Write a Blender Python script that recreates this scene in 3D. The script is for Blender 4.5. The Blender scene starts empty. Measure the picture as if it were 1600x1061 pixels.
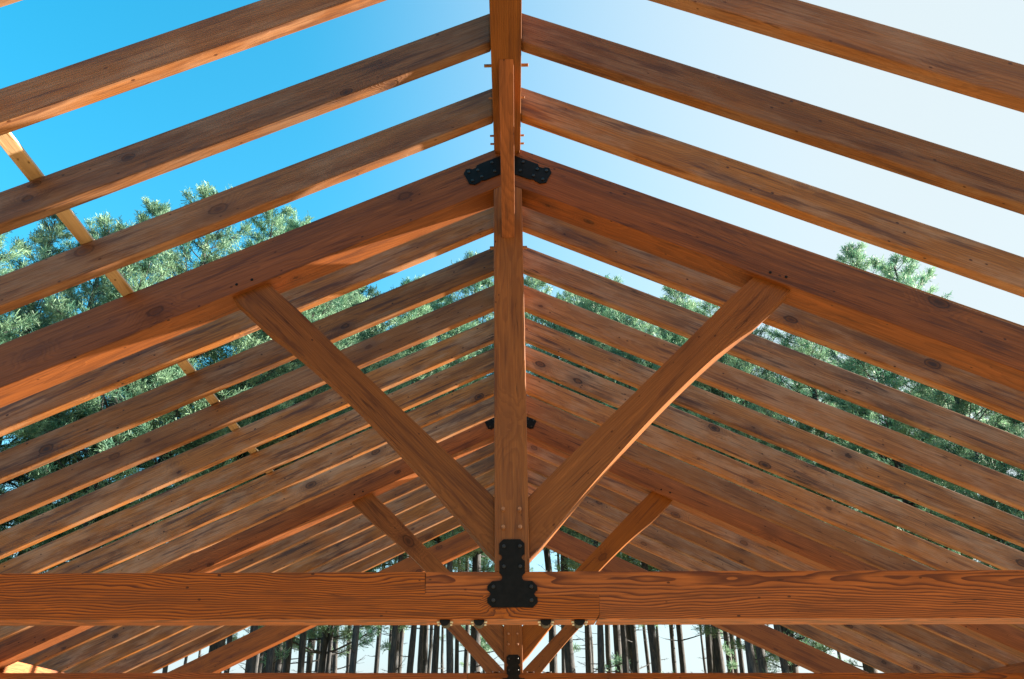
import bpy, bmesh, math, random
from math import radians as R, cos, sin, pi
from mathutils import Matrix, Vector
import numpy as np

S = bpy.context.scene
COL = S.collection
ZA = 5.644            # height of the ridge apex above the ground
SP = 0.61             # rafter spacing
BAY = 8 * SP          # truss spacing
M = 0.479             # roof slope (rise / run)
ANG = math.atan(M)

# ------------------------------------------------------------------ camera
cam = bpy.data.cameras.new('camera')
co = bpy.data.objects.new('camera', cam); COL.objects.link(co)
P_, Y_, R_ = 0.4771, 0.0332, 0.0036
f = Vector((0, cos(P_), sin(P_))); rt = Vector((1, 0, 0)); up = Vector((0, -sin(P_), cos(P_)))
Zr = Matrix.Rotation(Y_, 3, 'Z'); f, rt, up = Zr @ f, Zr @ rt, Zr @ up
rt, up = cos(R_) * rt + sin(R_) * up, -sin(R_) * rt + cos(R_) * up
co.matrix_world = Matrix(((rt.x, up.x, -f.x, 0.002), (rt.y, up.y, -f.y, -4.786), (rt.z, up.z, -f.z, ZA - 4.044), (0, 0, 0, 1)))
cam.sensor_width = 36; cam.lens = 1333.5 / 1600 * 36
cam.shift_x = 42.8 / 1600
cam.clip_end = 3000
S.camera = co

# ------------------------------------------------------------------ light
SUN_EL, SUN_AZ = R(15), R(80)       # azimuth measured from +Y (away from the camera) towards +X (right)
w = bpy.data.worlds.new('World'); S.world = w; w.use_nodes = True
nt = w.node_tree
sky = nt.nodes.new('ShaderNodeTexSky'); sky.sky_type = 'NISHITA'; sky.sun_disc = False
sky.sun_elevation = SUN_EL; sky.sun_rotation = SUN_AZ
sky.air_density = 1.0; sky.dust_density = 3.5; sky.ozone_density = 2.0
hsv = nt.nodes.new('ShaderNodeHueSaturation'); hsv.inputs['Saturation'].default_value = 1.48; hsv.inputs['Value'].default_value = .85
hsv.inputs['Hue'].default_value = 0.470
nt.links.new(sky.outputs[0], hsv.inputs['Color'])
# the milky brightening of the air towards the low sun
tcw = nt.nodes.new('ShaderNodeTexCoord'); dotn = nt.nodes.new('ShaderNodeVectorMath'); dotn.operation = 'DOT_PRODUCT'
nt.links.new(tcw.outputs['Generated'], dotn.inputs[0])
dotn.inputs[1].default_value = (sin(SUN_AZ) * cos(SUN_EL), cos(SUN_AZ) * cos(SUN_EL), sin(SUN_EL))
mrw = nt.nodes.new('ShaderNodeMapRange'); mrw.interpolation_type = 'SMOOTHSTEP'
nt.links.new(dotn.outputs['Value'], mrw.inputs[0])
for i_, v_ in ((1, .06), (2, .68), (3, 0.), (4, .95)): mrw.inputs[i_].default_value = v_
mxw = nt.nodes.new('ShaderNodeMix'); mxw.data_type = 'RGBA'
# and the pale band above the horizon
sepw = nt.nodes.new('ShaderNodeSeparateXYZ'); nt.links.new(tcw.outputs['Generated'], sepw.inputs[0])
hzw = nt.nodes.new('ShaderNodeMapRange'); hzw.interpolation_type = 'SMOOTHSTEP'; nt.links.new(sepw.outputs['Z'], hzw.inputs[0])
for i_, v_ in ((1, .38), (2, .02), (3, 0.), (4, .95)): hzw.inputs[i_].default_value = v_
mxm = nt.nodes.new('ShaderNodeMath'); mxm.operation = 'MAXIMUM'
nt.links.new(mrw.outputs[0], mxm.inputs[0]); nt.links.new(hzw.outputs[0], mxm.inputs[1])
nt.links.new(mxm.outputs[0], mxw.inputs[0]); nt.links.new(hsv.outputs[0], mxw.inputs[6])
mxw.inputs[7].default_value = (1.22, 1.38, 1.43, 1)
nt.links.new(mxw.outputs[2], nt.nodes['Background'].inputs[0])
nt.nodes['Background'].inputs[1].default_value = 0.10
sl = bpy.data.lights.new('sun', 'SUN'); sl.energy = 5.0; sl.angle = R(0.6); sl.color = (1, .87, .72)
so = bpy.data.objects.new('sun', sl); COL.objects.link(so)
sd = Vector((sin(SUN_AZ) * cos(SUN_EL), cos(SUN_AZ) * cos(SUN_EL), sin(SUN_EL)))
so.rotation_euler = sd.to_track_quat('Z', 'Y').to_euler(); so.location = sd * 60
S.view_settings.view_transform = 'Standard'; S.view_settings.look = 'None'
S.view_settings.exposure = 2.7; S.view_settings.gamma = 1

# ------------------------------------------------------------------ materials
class NT:
    def __init__(s, name):
        s.m = bpy.data.materials.new(name); s.m.use_nodes = True
        s.t = s.m.node_tree; s.b = s.t.nodes['Principled BSDF']
    def n(s, typ, **kw):
        x = s.t.nodes.new('ShaderNode' + typ)
        for k, v in kw.items(): setattr(x, k, v)
        return x
    def put(s, sock, v):
        if isinstance(v, bpy.types.NodeSocket): s.t.links.new(v, sock)
        elif v is not None: sock.default_value = v
    def math(s, op, a, b=None, c=None, clamp=False):
        x = s.n('Math', operation=op); x.use_clamp = clamp
        s.put(x.inputs[0], a); s.put(x.inputs[1], b)
        if c is not None: s.put(x.inputs[2], c)
        return x.outputs[0]
    def vmath(s, op, a, b=None, scale=None):
        x = s.n('VectorMath', operation=op); s.put(x.inputs[0], a); s.put(x.inputs[1], b)
        if scale is not None: s.put(x.inputs['Scale'], scale)
        return x.outputs['Value'] if op in ('LENGTH', 'DISTANCE', 'DOT_PRODUCT') else x.outputs[0]
    def noise(s, vec, scale, detail=3, rough=.55, dist=0):
        x = s.n('TexNoise'); s.put(x.inputs['Vector'], vec); x.inputs['Scale'].default_value = scale
        x.inputs['Detail'].default_value = detail; x.inputs['Roughness'].default_value = rough
        x.inputs['Distortion'].default_value = dist; return x.outputs['Fac']
    def mix(s, fac, a, b, blend='MIX'):
        x = s.n('Mix', data_type='RGBA', blend_type=blend); s.put(x.inputs[0], fac)
        s.put(x.inputs[6], a if isinstance(a, bpy.types.NodeSocket) else (*a, 1))
        s.put(x.inputs[7], b if isinstance(b, bpy.types.NodeSocket) else (*b, 1)); return x.outputs[2]
    def ramp(s, v, lo, hi, a=0., b=1.):
        x = s.n('MapRange'); x.interpolation_type = 'SMOOTHSTEP'; s.put(x.inputs[0], v)
        x.inputs[1].default_value = lo; x.inputs[2].default_value = hi
        x.inputs[3].default_value = a; x.inputs[4].default_value = b; return x.outputs[0]

def wood(name, base, dark, late, ringw=.016, ringc=.5, knot=1., knotscale=3.6, blotch=.5, rough=.55, grey=None, greyamt=0., vary=.35):
    """stained timber; the grain runs along each member's own x axis"""
    g = NT(name); T = g.n('TexCoord').outputs['Object']
    rnd = g.n('ObjectInfo').outputs['Random']
    wn = g.n('TexWhiteNoise', noise_dimensions='1D'); g.put(wn.inputs['W'], rnd)
    rc = wn.outputs['Color']
    off = g.vmath('SCALE', rc, scale=37.)
    P = g.vmath('ADD', T, off)
    sep = g.n('SeparateXYZ'); g.put(sep.inputs[0], T)
    sr = g.n('SeparateXYZ'); g.put(sr.inputs[0], rc)
    # knots: round spots where a branch met the board, the grain flows round them
    kp = g.vmath('MULTIPLY', P, (.55, 1., 1.))
    kw = g.vmath('ADD', kp, g.vmath('SCALE', g.n('TexNoise').outputs['Color'], scale=0.0))
    vor = g.n('TexVoronoi', feature='F1'); g.put(vor.inputs['Vector'], kw); vor.inputs['Scale'].default_value = knotscale
    kd = vor.outputs['Distance']
    kr = g.n('SeparateXYZ'); g.put(kr.inputs[0], vor.outputs['Color'])
    jit = g.math('MULTIPLY_ADD', g.noise(P, 26, 3), .07, -.035)
    kd = g.math('ADD', kd, jit)
    kd = g.math('DIVIDE', kd, g.math('MULTIPLY_ADD', kr.outputs[1], .95, .45))
    kon = g.math('GREATER_THAN', kr.outputs[0], 1 - .62 * knot)
    # growth rings
    lp = g.vmath('MULTIPLY', P, (.45, 2.2, 2.2))
    wob = g.math('MULTIPLY_ADD', g.noise(lp, 1.6, 3, .5), .16, -.08)
    wob2 = g.math('MULTIPLY_ADD', g.noise(g.vmath('MULTIPLY', P, (2.2, 9, 9)), 1.5, 2, .5), .016, -.008)
    yy = g.math('ADD', g.math('ADD', sep.outputs[1], g.math('MULTIPLY_ADD', sr.outputs[0], .22, -.11)), g.math('MULTIPLY', sep.outputs[0], .012))
    zz = g.math('ADD', g.math('ADD', sep.outputs[2], g.math('MULTIPLY_ADD', sr.outputs[1], .4, -.2)), g.math('MULTIPLY', sep.outputs[0], .018))
    rad = g.math('SQRT', g.math('ADD', g.math('MULTIPLY', yy, yy), g.math('MULTIPLY', zz, zz)))
    bump = g.math('MULTIPLY', g.math('MULTIPLY', g.ramp(kd, .42, .05), kon), .075)
    rad = g.math('ADD', g.math('ADD', rad, bump), g.math('ADD', wob, wob2))
    ph = g.math('FRACT', g.math('DIVIDE', rad, ringw))
    late_ = g.math('MULTIPLY', g.ramp(ph, .3, .88), g.ramp(ph, 1.0, .94))
    fib = g.noise(g.vmath('MULTIPLY', P, (2.5, 130, 130)), 1, 3, .6)
    bl = g.noise(g.vmath('MULTIPLY', P, (.9, 6, 6)), 1.1, 4, .6)
    bl2 = g.noise(g.vmath('MULTIPLY', P, (.7, 2.5, 2.5)), 3.1, 5, .65)
    c = g.mix(g.math('MULTIPLY', late_, ringc), base, late)
    c = g.mix(g.math('MULTIPLY', g.ramp(bl, .46, .72), blotch), c, dark)
    if grey: c = g.mix(g.math('MULTIPLY', g.ramp(bl2, .42, .66), greyamt), c, grey)
    ls = g.noise(g.vmath('MULTIPLY', P, (1.6, 22, 22)), 1, 4, .6)
    c = g.mix(g.ramp(ls, .56, .72, 0, .5), c, tuple(min(1, x * 1.55) for x in base))
    c = g.mix(g.ramp(ls, .47, .32, 0, .8), c, dark)
    c = g.mix(g.ramp(fib, .32, .7, .0, .42), c, dark)
    # smudge around a knot, then the knot
    sm = g.math('MULTIPLY', g.math('MULTIPLY', g.ramp(kd, .33, .08), kon), g.ramp(bl2, .3, .6, .1, .6))
    c = g.mix(sm, c, dark)
    kc = g.math('MULTIPLY', g.ramp(kd, .115, .085), kon)
    kcol = g.mix(g.ramp(kd, .03, .09), tuple(x * .55 for x in dark), tuple(x * .8 for x in late))
    c = g.mix(kc, c, kcol)
    rim = g.math('MULTIPLY', g.math('MULTIPLY', g.ramp(kd, .085, .10), g.ramp(kd, .13, .11)), kon)
    c = g.mix(g.math('MULTIPLY', rim, .8), c, tuple(x * .35 for x in dark))
    # drying checks and pinholes
    ck = g.noise(g.vmath('MULTIPLY', P, (1.1, 34, 34)), 1, 2, .4)
    ckm = g.math('MULTIPLY', g.ramp(g.math('ABSOLUTE', g.math('SUBTRACT', ck, .5)), .012, .004), g.ramp(g.noise(g.vmath('MULTIPLY', P, (1.3, 5, 5)), 1, 2), .56, .62))
    c = g.mix(g.math('MULTIPLY', ckm, .8), c, tuple(x * .22 for x in dark))
    v2 = g.n('TexVoronoi', feature='F1'); g.put(v2.inputs['Vector'], g.vmath('MULTIPLY', P, (.6, 1, 1))); v2.inputs['Scale'].default_value = 13
    c = g.mix(g.ramp(g.math('ADD', v2.outputs['Distance'], g.math('MULTIPLY', jit, 1.2)), .10, .05), c, tuple(x * .5 for x in dark))
    c = g.mix(g.ramp(sr.outputs[1], .0, 1., .0, .38), c, tuple(x * q for x, q in zip(base, (.62, .5, .45))))
    # every board takes the stain a little differently
    v = g.math('MULTIPLY_ADD', sr.outputs[2], vary, 1 - vary / 2)
    hv = g.n('HueSaturation'); g.put(hv.inputs['Value'], v); g.put(hv.inputs['Color'], c)
    g.put(hv.inputs['Saturation'], g.math('MULTIPLY_ADD', sr.outputs[0], .16, .94))
    g.put(g.b.inputs['Base Color'], hv.outputs[0])
    g.put(g.b.inputs['Roughness'], g.ramp(fib, .2, .8, rough - .08, rough + .12))
    g.b.inputs['Specular IOR Level'].default_value = .28
    bp = g.n('Bump'); bp.inputs['Strength'].default_value = .55; bp.inputs['Distance'].default_value = .004
    h = g.math('ADD', g.math('MULTIPLY', fib, .5), g.math('ADD', g.math('MULTIPLY', late_, .35), g.math('MULTIPLY', kc, -.6)))
    g.put(bp.inputs['Height'], h); g.put(g.b.inputs['Normal'], bp.outputs[0])
    return g.m

def simple(name, col, rough=.6, metal=0., nscale=None, col2=None, bump=0.):
    g = NT(name)
    if nscale:
        T = g.n('TexCoord').outputs['Object']; n_ = g.noise(T, nscale, 5, .6)
        g.put(g.b.inputs['Base Color'], g.mix(g.ramp(n_, .35, .65), col, col2 or col))
        if bump:
            bp = g.n('Bump'); bp.inputs['Strength'].default_value = bump; g.put(bp.inputs['Height'], n_)
            g.put(g.b.inputs['Normal'], bp.outputs[0])
    else: g.b.inputs['Base Color'].default_value = (*col, 1)
    g.b.inputs['Roughness'].default_value = rough; g.b.inputs['Metallic'].default_value = metal
    if name == 'black_steel': g.b.inputs['Specular IOR Level'].default_value = .12
    return g.m

MW = {
 'common': wood('stained_rafter_wood', (.31, .132, .044), (.040, .021, .02), (.12, .048, .018), ringw=.014, ringc=.4, knot=1.0, knotscale=4.6, blotch=.7, grey=(.33, .20, .125), greyamt=.8, vary=.6),
 'principal': wood('stained_truss_wood', (.28, .092, .026), (.065, .022, .012), (.12, .038, .012), ringw=.015, ringc=.4, knot=.8, knotscale=4, blotch=.6),
 'tie': wood('stained_beam_wood', (.37, .115, .03), (.13, .042, .014), (.08, .02, .007), ringw=.013, ringc=1.0, knot=.3, knotscale=3.6, blotch=.35),
 'post': wood('stained_post_wood', (.27, .108, .032), (.08, .03, .014), (.13, .045, .014), ringw=.013, ringc=.45, knot=.8, knotscale=3.0, blotch=.5),
 'brace': wood('stained_brace_wood', (.26, .102, .028), (.06, .022, .010), (.12, .042, .012), ringw=.012, ringc=.5, knot=1.0, knotscale=2.6, blotch=.5),
 'raw': wood('unstained_pine', (.42, .30, .18), (.26, .17, .09), (.34, .22, .12), ringw=.015, ringc=.4, knot=.5, blotch=.3),
 'peg': simple('peg_wood', (.36, .17, .08), .6, 0, 60, (.2, .09, .045)),
 'iron': simple('black_steel', (.004, .0045, .0045), .45, .0, 25, (.008, .008, .008), .05),
 'bolt': simple('blackened_bolt_steel', (.006, .006, .006), .36, .0),
 'zinc': simple('zinc_plated_steel', (.55, .55, .5), .35, 1.0),
}

# ------------------------------------------------------------------ mesh helpers
LOC = {}
def link(name, me, mat, parent=None, mw=None):
    o = bpy.data.objects.new(name, me); COL.objects.link(o)
    if mat and not me.materials: me.materials.append(mat)
    if parent: o.parent = parent
    if mw is not None: o.matrix_local = mw; LOC[o.name] = mw.copy()
    return o
def bm_mesh(name, bm, bev=0, seg=2):
    if bev:
        bmesh.ops.bevel(bm, geom=list(bm.edges), offset=bev, segments=seg, affect='EDGES', profile=.6, clamp_overlap=True)
    bmesh.ops.recalc_face_normals(bm, faces=bm.faces)
    me = bpy.data.meshes.new(name); bm.to_mesh(me); bm.free(); return me
def prism(name, poly, y0, y1, ang, mat, parent, bev=.004, org=None, loc=(0, 0, 0), sub=None):
    """outline poly in the x-z plane, extruded from y0 to y1; ang = direction of the grain in that plane"""
    if org is None:
        org = (sum(p[0] for p in poly) / len(poly), sum(p[1] for p in poly) / len(poly))
    ca, sa = cos(ang), sin(ang); ym = (y0 + y1) / 2
    bm = bmesh.new(); fr = []; bk = []
    for x, z in poly:
        dx, dz = x - org[0], z - org[1]
        lx, lz = ca * dx + sa * dz, -sa * dx + ca * dz
        fr.append(bm.verts.new((lx, y0 - ym, lz))); bk.append(bm.verts.new((lx, y1 - ym, lz)))
    bm.faces.new(fr); bm.faces.new(bk[::-1])
    n = len(poly)
    for i in range(n): bm.faces.new((fr[i], bk[i], bk[(i + 1) % n], fr[(i + 1) % n]))
    me = bm_mesh(name, bm, bev)
    mw = Matrix.Translation((org[0] + loc[0], ym + loc[1], org[1] + loc[2])) @ Matrix.Rotation(-ang, 4, 'Y')
    return link(name, me, mat, parent, mw)
def cyl(bm, a, b, r, n=12, r2=None, cap=True):
    a, b = Vector(a), Vector(b); d = (b - a).normalized()
    u = d.orthogonal().normalized(); v = d.cross(u); r2 = r if r2 is None else r2
    A = [bm.verts.new(a + (u * cos(2 * pi * i / n) + v * sin(2 * pi * i / n)) * r) for i in range(n)]
    B = [bm.verts.new(b + (u * cos(2 * pi * i / n) + v * sin(2 * pi * i / n)) * r2) for i in range(n)]
    for i in range(n): bm.faces.new((A[i], A[(i + 1) % n], B[(i + 1) % n], B[i]))
    if cap: bm.faces.new(A[::-1]); bm.faces.new(B)
def box(bm, c, s):
    r = bmesh.ops.create_cube(bm, size=1)
    for v in r['verts']: v.co = Vector((v.co.x * s[0] + c[0], v.co.y * s[1] + c[1], v.co.z * s[2] + c[2]))
def peg(parent, a, b, r=.011, name='peg', mat='peg', n=12):
    """a, b in the pavilion frame; parent may be a member with its own transform"""
    bm = bmesh.new(); cyl(bm, (0, 0, 0), Vector(b) - Vector(a), r, n)
    me = bm_mesh(name, bm, r * .18, 1)
    for p in me.polygons: p.use_smooth = False
    o = link(name, me, MW[mat], parent)
    o.matrix_local = LOC[parent.name].inverted() @ Matrix.Translation(a)
    return o

# ------------------------------------------------------------------ the pavilion
pav = bpy.data.objects.new('timber_pavilion', None); COL.objects.link(pav); pav.location = (0, 0, 0)
pav['label'] = 'open brown stained timber frame pavilion roof with rafters, ridge beam and king post trusses'
pav['category'] = 'pavilion'
Z = ZA
def up_(poly): return [(x, z + Z) for x, z in poly]
def smooth(P, deg, n):
    P = np.array(P); c = np.polyfit(P[:, 0], P[:, 1], deg); xs = np.linspace(P[0, 0], P[-1, 0], n)
    return [(float(x), float(np.polyval(c, x))) for x in xs]
def mir(poly): return [(-x, z) for x, z in poly][::-1]

TH = .207
STR_UP = [(.0975, -2.583), (.27, -2.412), (.477, -2.207), (.70, -1.99), (.94, -1.757), (1.18, -1.513), (1.39, -1.305), (1.575, -1.344 + .23)]
STR_UP[-1] = (1.60, -.344 - M * 1.60)
STR_LO = [(.0975, -2.935), (.16, -2.863), (.28, -2.74), (.40, -2.595), (.50, -2.475), (.66, -2.292), (.83, -2.118), (1.03, -1.918), (1.20, -1.762), (1.37, -1.618), (1.57, -1.452), (1.825, -.344 - M * 1.825)]
STR_LO = STR_LO[:1] + smooth(STR_LO[1:-1], 3, 16) + STR_LO[-1:]
STR_UP = STR_UP[:1] + smooth(STR_UP[1:-1], 2, 6) + STR_UP[-1:]
def arc(c, r, a0, a1, n=5): return [(c[0] + r * cos(a0 + (a1 - a0) * i / n), c[1] + r * sin(a0 + (a1 - a0) * i / n)) for i in range(n + 1)]
PL = [(.048, -2.838), (.071, -2.862), (.071, -2.922)] + arc((.071, -2.940), .018, pi * .5, pi * 1.5)[1:-1] + [(.071, -2.958), (.071, -3.026)] + \
     arc((.075, -3.048), .022, pi * .5, pi * 1.5)[1:-1] + [(.071, -3.069), (.110, -3.069), (.137, -3.096), (.137, -3.120)] + arc((.137, -3.138), .018, pi * .5, pi * 1.5)[1:-1] + [(.137, -3.156), (.137, -3.184), (.112, -3.209)]
PLATE = [(-x, z) for x, z in PL][::-1] + PL      # counter-rotating outline
GR = [(0, -.084), (.215, -.187), (.222, -.214), (.248, -.224), (.268, -.217), (.292, -.222), (.308, -.262), (.288, -.300), (.268, -.350), (.226, -.357), (.190, -.333), (.182, -.320), (.155, -.320), (0, -.246)]
GUS = [(-x, z) for x, z in GR[1:-1]][::-1] + [(0, -.084)] + GR[1:-1] + [(0, -.246)]

def truss(y, first=False, last=False, drop=0.):
    L = (0, y, 0); LD = (0, y, -drop)
    kp = prism('king_post', up_([(-.0975, -3.0155 - drop), (.0975, -3.0155 - drop), (.0975, -.3455 - M * .0975), (0, -.3455), (-.0975, -.3455 - M * .0975)]), 0, TH, pi / 2, MW['post'], pav, bev=.008, loc=L)
    tl = prism('tie_beam', up_([(-6.0, -3.016), (-.482, -3.016), (-.482, -3.1435), (.4725, -3.1445), (.4695, -3.245), (.452, -3.268), (-6.0, -3.268)]), 0, TH, 0, MW['tie'], pav, bev=.0035, org=(0, Z - 3.14), loc=LD)
    tr = prism('tie_beam', up_([(-.479, -3.016), (6.0, -3.016), (6.0, -3.268), (.457, -3.268), (.4735, -3.246), (.4765, -3.141), (-.479, -3.140)]), 0, TH, 0, MW['tie'], pav, bev=.0035, org=(0, Z - 3.14), loc=LD)
    pr = up_([(.0008, -.0004), (6.0, -M * 6.0), (6.0, -3.0155), (5.577, -3.0155), (.0008, -.3444)])
    prism('principal_rafter', pr, 0, TH, -ANG, MW['principal'], pav, bev=.006, org=(3, Z - 1.6), loc=L)
    prism('principal_rafter', mir(pr), 0, TH, ANG, MW['principal'], pav, bev=.006, org=(-3, Z - 1.6), loc=L)
    sp = up_(STR_LO + STR_UP[::-1])
    for poly, a in ((sp, pi / 4), (mir(sp), -pi / 4)):
        st = prism('strut', poly, .035, .172, a, MW['brace'], pav, bev=.004, loc=L)
    sg = 1
    for sx in (-1, 1):
        rf = [o for o in pav.children if o.name.startswith('principal_rafter')][-2 + (sx < 0)]
        for X, zz in ((1.70, -1.103), (1.797, -1.138)):
            peg(rf, (sx * X, y - .004, Z + zz), (sx * X, y + .02, Z + zz), .010, mat='iron')
    for X in (-.047, .047):
        for zz in (-2.666, -2.770):
            peg(kp, (X, y - .022, Z + zz), (X, y + TH + .02, Z + zz), .0115)
    # steel plates on both faces
    for s, ya, yb in ((-1, y - .009, y - .001), (1, y + TH + .001, y + TH + .009)):
        pl = prism('tie_plate', up_(PLATE), ya, yb, 0, MW['iron'], pav, bev=.0012, loc=(0, 0, -drop))
        for bx, bz in ((-.045, -2.878), (.045, -2.878), (-.045, -2.99), (.045, -2.99), (-.104, -3.10), (.104, -3.10), (-.104, -3.172), (.104, -3.172)):
            ye = ya - .010 if s < 0 else yb + .010
            peg(pl, (bx, (ya if s < 0 else yb), Z + bz - drop), (bx, ye, Z + bz - drop), .011, name='bolt', mat='bolt', n=6)
        gp = prism('rafter_plate', up_(GUS), ya, yb, 0, MW['iron'], pav, bev=.0012)
        for bx, bz in ((.208, -.235), (.180, -.292), (.272, -.250), (.245, -.325), (.11, -.17), (.09, -.245)):
            for q in (-1, 1):
                ye = ya - .010 if s < 0 else yb + .010
                peg(gp, (q * bx, (ya if s < 0 else yb), Z + bz), (q * bx, ye, Z + bz), .011, name='bolt', mat='bolt', n=6)
    # scarf clamps under and over the joint
    for X in (-.368, -.183, .180, .361):
        for dn in (1, 0):
            z0 = (-3.2690 if dn else -3.015) - drop
            k = -1 if dn else 1
            bm = bmesh.new()
            pts = [(-.028, 0), (.028, 0), (.028, .014), (.02, .03), (.008, .038), (-.008, .038), (-.02, .03), (-.028, .014)]
            ya, yb = (.010, .11) if dn else (.14, .190)
            pts = [(a, b * (.85 if dn else .7)) for a, b in pts]
            fr = [bm.verts.new((px, ya, k * pz)) for px, pz in pts]; bk = [bm.verts.new((px, yb, k * pz)) for px, pz in pts]
            bm.faces.new(fr); bm.faces.new(bk[::-1])
            for i in range(len(pts)): bm.faces.new((fr[i], bk[i], bk[(i + 1) % 8], fr[(i + 1) % 8]))
            cl = link('scarf_clamp', bm_mesh('scarf_clamp', bm, .002, 1), MW['iron'], pav, Matrix.Translation((X, y, Z + z0)))
            for q in (-1, 1):
                for yy in (ya + .02,):
                    peg(cl, (X + q * .028, y + yy, Z + z0 + k * .010), (X + q * .044, y + yy, Z + z0 + k * .010), .0075, name='bolt', mat='zinc', n=6)
                    peg(cl, (X + q * .028, y + yy, Z + z0 + k * .024), (X + q * .040, y + yy, Z + z0 + k * .024), .006, name='bolt', mat='zinc', n=6)
    # knee braces up to the ridge, pegged through
    for s in (-1, 1):
        if (s < 0 and first) or (s > 0 and last): continue
        yf = y if s < 0 else y + TH
        n = 7
        lo = [(-1.14 + 1.14 * t, -.3315 - .47 * t + .035 * sin(pi * t)) for t in [i / n for i in range(n + 1)]]
        hi = [(-.86 + .86 * t, -.3315 - .31 * t) for t in (1, .5, 0)]
        bm = bmesh.new(); ys = lo + hi
        A = [bm.verts.new((-.043, -p * s, q)) for p, q in ys]; B = [bm.verts.new((.043, -p * s, q)) for p, q in ys]
        bm.faces.new(A); bm.faces.new(B[::-1])
        for i in range(len(ys)): bm.faces.new((A[i], B[i], B[(i + 1) % len(ys)], A[(i + 1) % len(ys)]))
        # grain axis: turn the piece so that its local x runs along the brace
        th = math.atan2(-.47, -1.14 * -s * -1)
        rot = Matrix.Rotation(pi / 2 * (1 if s > 0 else -1), 4, 'Z') @ Matrix.Rotation(-math.atan2(.40, 1.14), 4, 'Y')
        bmesh.ops.transform(bm, matrix=rot.inverted(), verts=bm.verts)
        bb = link('ridge_brace', bm_mesh('ridge_brace', bm, .003), MW['principal'], pav, Matrix.Translation((0, yf, Z)) @ rot)
        peg(kp, (-.127, yf - s * .10, Z - .812), (.127, yf - s * .10, Z - .812), .010)

trs = [-BAY, 0, 4.66, 9.17]
for i, y in enumerate(trs): truss(y, i == 0, i == len(trs) - 1, .035 if i == 2 else 0.)

# ridge beam, wall plates and corner posts between the trusses
for i in range(3):
    y0, y1 = trs[i] + TH + .001, trs[i + 1] - .001
    def along(name, x0, x1, z0, z1, mat, bev=.005):
        bm = bmesh.new(); ln = y1 - y0
        box(bm, (0, 0, 0), (ln, x1 - x0, z1 - z0))
        mw = Matrix.Translation(((x0 + x1) / 2, (y0 + y1) / 2, Z + (z0 + z1) / 2)) @ Matrix.Rotation(pi / 2, 4, 'Z')
        return link(name, bm_mesh(name, bm, bev), mat, pav, mw)
    # ridge beam, notched where it reaches the truss rafters
    hl = (y1 - y0) / 2; c0 = (-.33 - .035) / 2; nz = -.085 - c0; b0, t0 = -.33 - c0, -.035 - c0
    out = [(-hl, t0), (hl, t0), (hl, nz), (hl - .315, nz), (hl - .325, b0), (-hl + .325, b0), (-hl + .315, nz), (-hl, nz)]
    bm = bmesh.new(); A = [bm.verts.new((p, -.0875, q)) for p, q in out]; B = [bm.verts.new((p, .0875, q)) for p, q in out]
    bm.faces.new(A); bm.faces.new(B[::-1])
    for j in range(len(out)): bm.faces.new((A[j], B[j], B[(j + 1) % len(out)], A[(j + 1) % len(out)]))
    rb = link('ridge_beam', bm_mesh('ridge_beam', bm, .005), MW['post'], pav, Matrix.Translation((0, (y0 + y1) / 2, Z + c0)) @ Matrix.Rotation(pi / 2, 4, 'Z'))
    for yy in (y1 - 1.02, y0 + 1.02, y1 - .35, y1 - .43, y1 - .78, y0 + .40, y0 + .55):
        big = yy in (y1 - 1.02, y0 + 1.02)
        h = .132 if big else .112
        peg(rb, (-h, yy, Z - (.262 if big else .29)), (h, yy, Z - (.262 if big else .29)), .010 if big else .007)
    for sx in (-1, 1):
        x0, x1 = (5.5, 5.69) if sx > 0 else (-5.69, -5.5)
        along('wall_plate', x0, x1, -3.10, -2.885, MW['principal'])
for y in trs:
    for sx in (-1, 1):
        X0 = 5.497 if sx > 0 else -5.693
        prism('post', [(X0, .12), (X0 + .196, .12), (X0 + .196, Z - 3.2685), (X0, Z - 3.2685)], .003, TH - .003, pi / 2, MW['post'], pav, loc=(0, y, 0))
        bm = bmesh.new(); box(bm, (0, 0, 0), (.42, .42, .3))
        link('footing', bm_mesh('footing', bm, .01), None, pav, Matrix.Translation((X0 + .098, y + TH / 2, 0))).data.materials.append(simple('concrete', (.42, .41, .39), .9, 0, 12, (.33, .32, .3)))

# common rafters: seven in each bay and side
HC, TC = .240, .074
rm = {}
for sx in (1, -1):
    pl = [(.0885, -M * .0885), (6.12, -M * 6.12), (6.12, -M * 6.12 - HC), (.0885, -M * .0885 - HC)]
    pl = up_(pl if sx > 0 else mir(pl))
    o = prism('common_rafter', pl, 0, TC, -ANG * sx, MW['common'], pav, bev=.010, org=(sx * 3.1, Z - 1.6), loc=(0, 0, 0))
    rm[sx] = o
rr = random.Random(4)
for k in range(-7, 14):
    if k % 8 == 0: continue
    for sx in (1, -1):
        if k == -7: o = rm[sx]
        else:
            o = rm[sx].copy(); COL.objects.link(o); o.parent = pav
        base = Matrix.Translation((sx * 3.1, TC / 2 + k * SP + rr.uniform(-.004, .004), Z - 1.6 + rr.uniform(-.003, .003))) @ Matrix.Rotation(ANG * sx + rr.gauss(0, .0012), 4, 'Y') @ Matrix.Rotation(rr.gauss(0, .0016), 4, 'Z') @ Matrix.Rotation(rr.gauss(0, .008), 4, 'X')
        o.matrix_local = base

# tapered furring strips on the rafters of the near truss
for sx in (1, -1):
    pl = [(.9, -M * .9 + .001), (6.0, -M * 6.0 + .001), (6.0, -M * 6 + (.055 if sx > 0 else .02)), (.9, -M * .9 + .006)]
    prism('furring_strip', up_(pl if sx > 0 else mir(pl)), .012, .10, -ANG * sx, MW['brace'], pav, bev=.001)

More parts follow.
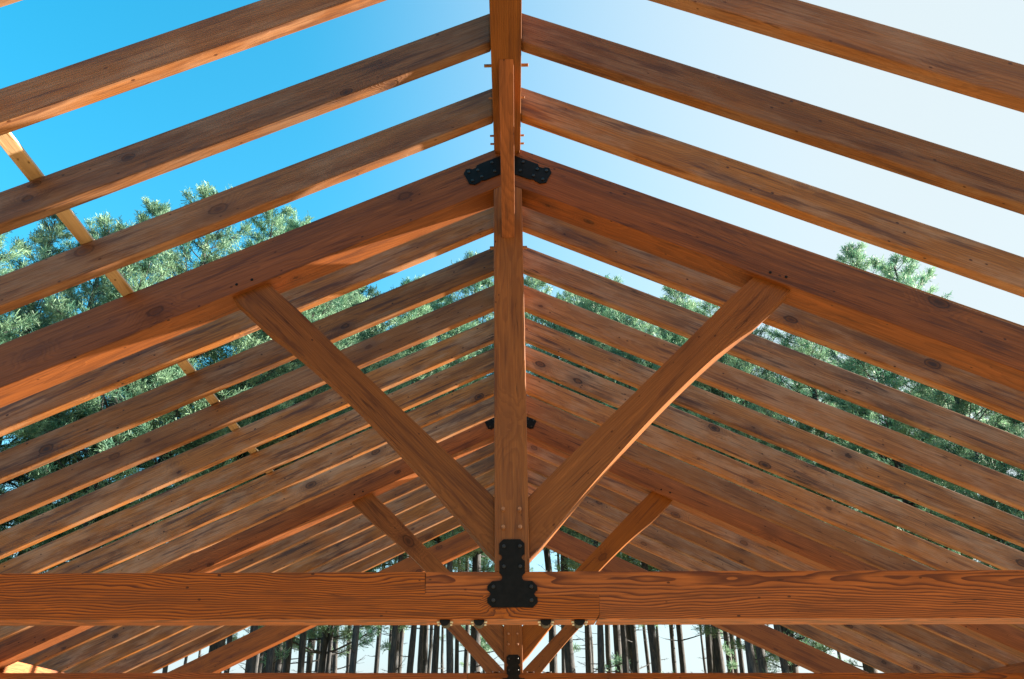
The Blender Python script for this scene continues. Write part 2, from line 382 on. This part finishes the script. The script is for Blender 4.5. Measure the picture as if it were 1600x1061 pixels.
# pale strap nailed across the left rafters
def strap():
    bm = bmesh.new(); wdt, th, ln = .075, .036, 12.2
    box(bm, (0, 0, 0), (ln, wdt, th))
    me = bm_mesh('batten', bm, .003)
    xs, ys = -2.512, -3.4
    c = Vector((xs, ys + ln / 2 - 2.6, Z + M * xs + .0015)) + Vector((-sin(ANG), 0, cos(ANG))) * (th / 2 + .0015)
    rot = Matrix.Rotation(-ANG, 4, 'Y') @ Matrix.Rotation(pi / 2, 4, 'Z')
    o = link('batten', me, MW['raw'])
    o.matrix_world = Matrix.Translation(c) @ rot
    o['label'] = 'pale unstained batten lying across the tops of the left rafters'; o['category'] = 'batten'
strap()

# ------------------------------------------------------------------ ground
gm = NT('gravel_and_needles'); T = gm.n('TexCoord').outputs['Object']
n1 = gm.noise(T, .35, 6, .6); n2 = gm.noise(T, 9, 6, .7)
c = gm.mix(gm.ramp(n1, .4, .6), (.50, .355, .16), (.40, .29, .13)); c = gm.mix(gm.ramp(n2, .35, .7, 0, .5), c, (.19, .14, .08))
gm.put(gm.b.inputs['Base Color'], c); gm.b.inputs['Roughness'].default_value = .95
bp = gm.n('Bump'); gm.put(bp.inputs['Height'], n2); bp.inputs['Strength'].default_value = .5; gm.put(gm.b.inputs['Normal'], bp.outputs[0])
def ground():
    n = 90; vs = []; fs = []
    rg = random.Random(1)
    xs = [math.copysign(abs(i / (n / 2)) ** 2.2 * 900, i) for i in range(-n // 2, n // 2 + 1)]
    for y in xs:
        for x in xs:
            d = math.hypot(x, y)
            h = 0 if d < 12 else min(1, (d - 12) / 30) * (.25 * sin(x * .11) + .2 * sin(y * .13 + x * .05) - .2)
            vs.append((x, y, h))
    m = n + 1
    for i in range(n):
        for j in range(n): fs.append((i * m + j, i * m + j + 1, (i + 1) * m + j + 1, (i + 1) * m + j))
    me = bpy.data.meshes.new('ground'); me.from_pydata(vs, [], fs)
    for p in me.polygons: p.use_smooth = True
    o = link('ground', me, gm.m); o['kind'] = 'structure'
ground()

# ------------------------------------------------------------------ pines
def bark(name, a, b):
    g = NT(name); T = g.n('TexCoord').outputs['Object']
    n_ = g.noise(g.vmath('MULTIPLY', T, (9, 9, 1.6)), 2.2, 5, .65)
    g.put(g.b.inputs['Base Color'], g.mix(g.ramp(n_, .38, .62), a, b)); g.b.inputs['Roughness'].default_value = .9
    bp = g.n('Bump'); bp.inputs['Strength'].default_value = .8; bp.inputs['Distance'].default_value = .03
    g.put(bp.inputs['Height'], n_); g.put(g.b.inputs['Normal'], bp.outputs[0]); return g.m
BARK = bark('pine_bark', (.012, .018, .025), (.05, .05, .05))
def leafmat(name, a, b):
    g = NT(name); T = g.n('TexCoord').outputs['Object']
    n_ = g.noise(T, 1.3, 4, .6)
    rnd = g.n('ObjectInfo').outputs['Random']
    c = g.mix(g.ramp(n_, .35, .65), a, b)
    hv = g.n('HueSaturation'); g.put(hv.inputs['Color'], c); g.put(hv.inputs['Value'], g.math('MULTIPLY_ADD', rnd, .5, .75))
    g.put(g.b.inputs['Base Color'], hv.outputs[0]); g.b.inputs['Roughness'].default_value = .55
    tr = g.n('BsdfTranslucent'); g.put(tr.inputs['Color'], hv.outputs[0])
    mx = g.n('MixShader'); mx.inputs[0].default_value = .35
    out = g.t.nodes['Material Output']
    g.t.links.new(g.b.outputs[0], mx.inputs[1]); g.t.links.new(tr.outputs[0], mx.inputs[2]); g.t.links.new(mx.outputs[0], out.inputs[0])
    return g.m
LEAF = leafmat('pine_needles', (.04, .15, .10), (.22, .38, .23))

def np_mesh(name, V, F4, F3=None):
    me = bpy.data.meshes.new(name); V = np.asarray(V, np.float32); F4 = np.asarray(F4, np.int32)
    nv, nf = len(V), len(F4)
    me.vertices.add(nv); me.vertices.foreach_set('co', V.ravel())
    me.loops.add(nf * 4); me.loops.foreach_set('vertex_index', F4.ravel())
    me.polygons.add(nf); me.polygons.foreach_set('loop_start', np.arange(nf, dtype=np.int32) * 4)
    me.update(calc_edges=True); return me

def pine_proto(seed, H=20., r0=.17, crown=.42, dens=1.0, Lmax=2.6, bare=False):
    """returns (trunk mesh, limb mesh, crown mesh) of a white pine H metres tall"""
    rg = np.random.default_rng(seed)
    def tube(V, F, pts, rad, n):
        base = len(V); pts = np.array(pts)
        for i, p in enumerate(pts):
            d = pts[min(i + 1, len(pts) - 1)] - pts[max(i - 1, 0)]; d = d / (np.linalg.norm(d) + 1e-9)
            u = np.cross(d, (.13, .31, .94) if abs(d[2]) < .9 else (1, 0, 0)); u /= np.linalg.norm(u); v = np.cross(d, u)
            for k in range(n):
                a = 2 * pi * k / n; V.append(p + (u * cos(a) + v * sin(a)) * rad[i])
        for i in range(len(pts) - 1):
            for k in range(n):
                F.append((base + i * n + k, base + i * n + (k + 1) % n, base + (i + 1) * n + (k + 1) % n, base + (i + 1) * n + k))
    V, F = [], []
    sway = rg.normal(0, .07, (14, 2)).cumsum(0) * .6; sway -= sway[0]
    zs = np.linspace(-.3, H * .985, 14)
    cen = lambda z: np.array([np.interp(z, zs, sway[:, 0]), np.interp(z, zs, sway[:, 1]), z])
    rad = [r0 * (1 - max(z, 0) / H) ** .75 + .012 + (.12 * r0 if i == 0 else 0) for i, z in enumerate(zs)]
    zf = np.linspace(-.3, H * .985, 40)
    tube(V, F, [cen(z) for z in zf], [np.interp(z, zs, rad) * (1 + rg.normal(0, .03)) for z in zf], 9)
    LV, LF = (V, F) if bare else ([], [])
    trunk = None if bare else np_mesh('trunk', V, F)
    tuft = []
    z = H * .16
    while z < H * .99:
        t = z / H
        n = int(rg.integers(3, 6)) if t > crown else int(rg.integers(0, 3))
        if t > crown:
            u = (t - crown) / (1 - crown)
            Lb = Lmax * (1 - u) ** .75 * (.55 + .75 * min(1, u * 4)) + .35
        else: Lb = Lmax * .55
        a0 = rg.uniform(0, 2 * pi)
        for k in range(n):
            a = a0 + 2 * pi * k / max(n, 1) + rg.normal(0, .3)
            L = Lb * rg.uniform(.55, 1.15)
            rise = (-.05 if t < crown else .08 + .75 * max(0, (t - crown) / (1 - crown)) ** 1.3) + rg.normal(0, .12)
            p0 = cen(z); pts = [p0]; dirv = np.array([cos(a), sin(a), rise]); m = 6
            for i in range(m):
                dirv = dirv + np.array([rg.normal(0, .09), rg.normal(0, .09), .05 + rg.normal(0, .05)])
                pts.append(pts[-1] + dirv / np.linalg.norm(dirv) * L / m)
            rb = .012 + .012 * L * (1 - t * .5)
            tube(LV, LF, pts, [rb * (1 - .8 * i / m) for i in range(m + 1)], 4)
            P = np.array(pts)
            live = t > crown or rg.random() < (.03 if bare else .35)
            # side twigs, each ending in needle tufts
            ns = int((4 + L * 5) * (1 if t > crown else .6))
            for j in range(ns):
                s = rg.uniform(.22, 1); q = s * m; i = min(int(q), m - 1)
                b = P[i] + (P[i + 1] - P[i]) * (q - i)
                da = a + rg.choice((-1, 1)) * rg.uniform(.4, 1.2)
                tl = L * .32 * (1.15 - s * .7) * rg.uniform(.6, 1.3)
                d = np.array([cos(da), sin(da), rise * .6 + rg.uniform(.0, .5)]); d /= np.linalg.norm(d)
                e = b + d * tl
                tube(LV, LF, [b, (b + e) / 2 + rg.normal(0, .02, 3), e], [.007, .005, .003], 3)
                if live:
                    for g_ in np.linspace(.3, 1, max(2, int(tl * 5 * dens))): tuft.append((b + (e - b) * g_, d))
            if live: tuft.append((P[-1], dirv / np.linalg.norm(dirv)))
        z += (H * .021 if t > crown else H * .035) * rg.uniform(.8, 1.25)
    if bare: trunk, limbs = np_mesh('trunk', V, F), None
    else: limbs = np_mesh('limbs', LV, LF)
    tp = np.array([x[0] for x in tuft]); td = np.array([x[1] for x in tuft])
    per = 15; N = len(tp) * per
    c = np.repeat(tp, per, 0); d = np.repeat(td, per, 0)
    dr = d * .75 + rg.normal(0, .62, (N, 3)) + np.array([0, 0, .18]); dr /= np.linalg.norm(dr, axis=1)[:, None]
    ln = rg.uniform(.10, .21, (N, 1)); wd = rg.uniform(.006, .012, (N, 1))
    u = np.cross(dr, rg.normal(0, 1, (N, 3))); u /= np.linalg.norm(u, axis=1)[:, None]
    c = c + rg.normal(0, .05, (N, 3))
    Vv = np.stack([c - u * wd * .6, c + u * wd * .6, c + dr * ln + u * wd, c + dr * ln - u * wd], 1).reshape(-1, 3)
    cr = np_mesh('crown', Vv, np.arange(N * 4).reshape(-1, 4))
    return trunk, limbs, cr

protos = [pine_proto(11, 20, .17, .45, 1.0, 2.5), pine_proto(12, 20, .15, .52, .9, 2.1), pine_proto(13, 20, .2, .40, 1.1, 3.0),
          pine_proto(14, 20, .16, .58, .8, 2.0)]
lush = [pine_proto(21, 20, .22, .30, 1.35, 3.3), pine_proto(22, 20, .2, .34, 1.3, 3.0), pine_proto(23, 20, .2, .26, 1.4, 3.6)]
def pine(x, y, H, r, pr, label, group, rot, lean=0.):
    t, l, c = pr; s = H / 20
    e = bpy.data.objects.new('pine_tree', None); COL.objects.link(e)
    e.location = (x, y, -.1); e.rotation_euler = (lean, lean * .5, rot)
    e['label'] = label; e['category'] = 'tree'; e['group'] = group
    # the trunk's girth follows the tree, limbs and crown keep their own proportion
    for nm, me, mat in (('trunk', t, BARK), ('limbs', l, BARK), ('crown', c, LEAF)):
        if me is None: continue
        o = link(nm, me, mat, e)
        k = s if nm != 'trunk' else r / .17
        o.scale = (k, k, s)
    return e

ORD = ['first', 'second', 'third', 'fourth', 'fifth', 'sixth', 'seventh', 'eighth', 'ninth', 'tenth', 'eleventh', 'twelfth', 'thirteenth', 'fourteenth',
       'fifteenth', 'sixteenth', 'seventeenth', 'eighteenth', 'nineteenth', 'twentieth', 'twenty-first', 'twenty-second', 'twenty-third']
back = [(-6.99, 19.03, 18.5, 0.12), (-12.43, 38.62, 30.3, 0.16), (-6.43, 19.13, 17.7, 0.12), (-9.88, 33.14, 28.3, 0.16), (-7.86, 26.81, 23.9, 0.15), (-6.5, 22.69, 19.4, 0.13), (-8.37, 32.32, 25.2, 0.13), (-9.19, 37.54, 25.7, 0.15), (-7.06, 29.83, 21.3, 0.11), (-8.13, 36.84, 26.0, 0.13), (-4.13, 18.02, 14.7, 0.11), (-3.52, 21.58, 16.8, 0.12), (-5.62, 40.16, 26.1, 0.16), (-3.25, 23.66, 16.5, 0.13), (-3.16, 25.52, 17.6, 0.10), (-3.56, 31.36, 23.2, 0.13), (-2.67, 25.93, 16.8, 0.14), (-1.71, 20.49, 16.0, 0.12), (-2.16, 30.07, 19.9, 0.11),
        (2.05, 26.67, 20.1, 0.2), (3.48, 39.11, 25.1, 0.12), (3.52, 36.61, 22.9, 0.14), (2.55, 23.14, 16.2, 0.13), (4.31, 39.93, 28.4, 0.12), (3.69, 28.2, 20.2, 0.15), (4.46, 33.15, 24.1, 0.13), (3.95, 26.38, 19.5, 0.12), (4.47, 28.45, 20.7, 0.13), (4.64, 24.74, 18.0, 0.16), (6.99, 35.42, 24.8, 0.12), (6.08, 28.06, 18.4, 0.12), (6.72, 27.03, 18.3, 0.14), (7.41, 29.05, 20.7, 0.14), (10.06, 39.47, 26.6, 0.14), (8.03, 29.57, 19.1, 0.15), (9.59, 35.32, 20.4, 0.12), (8.03, 27.44, 17.2, 0.12), (5.97, 18.65, 15.0, 0.11), (6.23, 19.02, 14.6, 0.13), (7.0, 20.57, 14.4, 0.15), (7.26, 19.52, 14.9, 0.12)]
rg = random.Random(9)
px = lambda b: (b[0]) / (b[1] + 4.8)
lf = sorted([b for b in back if b[0] < 0], key=px); rf_ = sorted([b for b in back if b[0] > 0], key=px)
for side, lst in (('left', lf), ('right', rf_)):
    for i, b in enumerate(lst):
        lab = (ORD[i] + ' bare pine trunk from left in the gap ' + side + ' of the far king post')
        pr = protos[rg.randrange(4)]
        pine(b[0], b[1], b[2], b[3], pr, lab, 'pines standing behind the pavilion', rg.uniform(0, 6.28), rg.uniform(-.008, .008))
# the thin stems deeper in the wood
stem = pine_proto(31, 20, .15, .64, .8, 1.9, bare=True)
rb = random.Random(5)
far = {'left': [], 'right': []}
for side, n, a, b in (('left', 19, -.40, -.03), ('right', 13, .035, .42)):
    for i in range(n):
        y = rb.uniform(38, 58); x = (y + 4.8) * (a + (b - a) * (i + rb.uniform(.1, .9)) / n)
        far[side].append((x, y, rb.uniform(21, 27), rb.uniform(.11, .19)))
for side, lst in far.items():
    for i, b in enumerate(sorted(lst, key=px)):
        pine(b[0], b[1], b[2], b[3], stem if (side == 'right' or i % 3) else protos[i % 4], ORD[i] + ' thin far stem from left, deep in the wood ' + side + ' of the king post', 'thin pines deep in the wood', rb.uniform(0, 6.28), 0)
side_trees = [
 (-13.51, 14, 15.1, 'bushy sunlit pine at the far left edge, below the second near rafter'),
 (-14.18, 17, 17.5, 'tall bright green pine whose top stands beside the pale batten on the left'),
 (-14.32, 20, 19.4, 'pine with pale feathery top just right of the pale batten'),
 (-18.1, 18, 17.9, 'pine mostly hidden past the left edge behind the rafters'),
 (-10.54, 16, 17.0, 'pine with its top against blue sky above the third near left rafter'),
 (-9.81, 18, 19.0, 'tallest sunlit pine left of the king post, its tufted tip against the blue sky'),
 (-8.68, 21, 20.4, 'light green pine showing above the near truss rafter on the left'),
 (-7.44, 23, 20.7, 'pine whose tip shows just above the left principal rafter, nearest the ridge'),
 (-7.19, 30, 22.6, 'pine top seen in the gap right of the left strut head'),
 (-4.71, 32, 24.2, 'pine top in the upper gap midway between left strut and king post'),
 (-1.39, 30, 24.3, 'pine top close on the left side of the king post'),
 (1.6, 32, 24.3, 'thin topped pine close on the right side of the king post'),
 (4.69, 30, 22.8, 'pine top in the gap midway between king post and right strut'),
 (7.01, 27, 20.7, 'pine top in the gap just left of the right strut head'),
 (8.74, 24, 18.2, 'dark pine behind the head of the right strut'),
 (11.39, 25, 19.2, 'dark green pine just right of the head of the right strut'),
 (12.1, 21, 18.2, 'pine with bare white sky above, left one of the pair topping the right principal rafter'),
 (14.19, 22, 18.8, 'pine with bare white sky above, right one of the pair topping the right principal rafter'),
 (13.54, 19, 14.6, 'lower green pine below the right hand pair of pine tops'),
 (14.73, 18, 12.6, 'green pine in the rafter gaps near the right edge'),
 (14.65, 16, 12.8, 'small light green pine at the far right edge'),
 (14.04, 14, 11.3, 'short pine low at the right edge behind the closest rafters')]
for i, (x, y, h, lab) in enumerate(side_trees):
    pine(x, y, h, .2, lush[i % 3] if (i < 9 or i > 13) else protos[i % 4], lab, 'pines around the clearing', rg.uniform(0, 6.28), rg.uniform(-.02, .02))
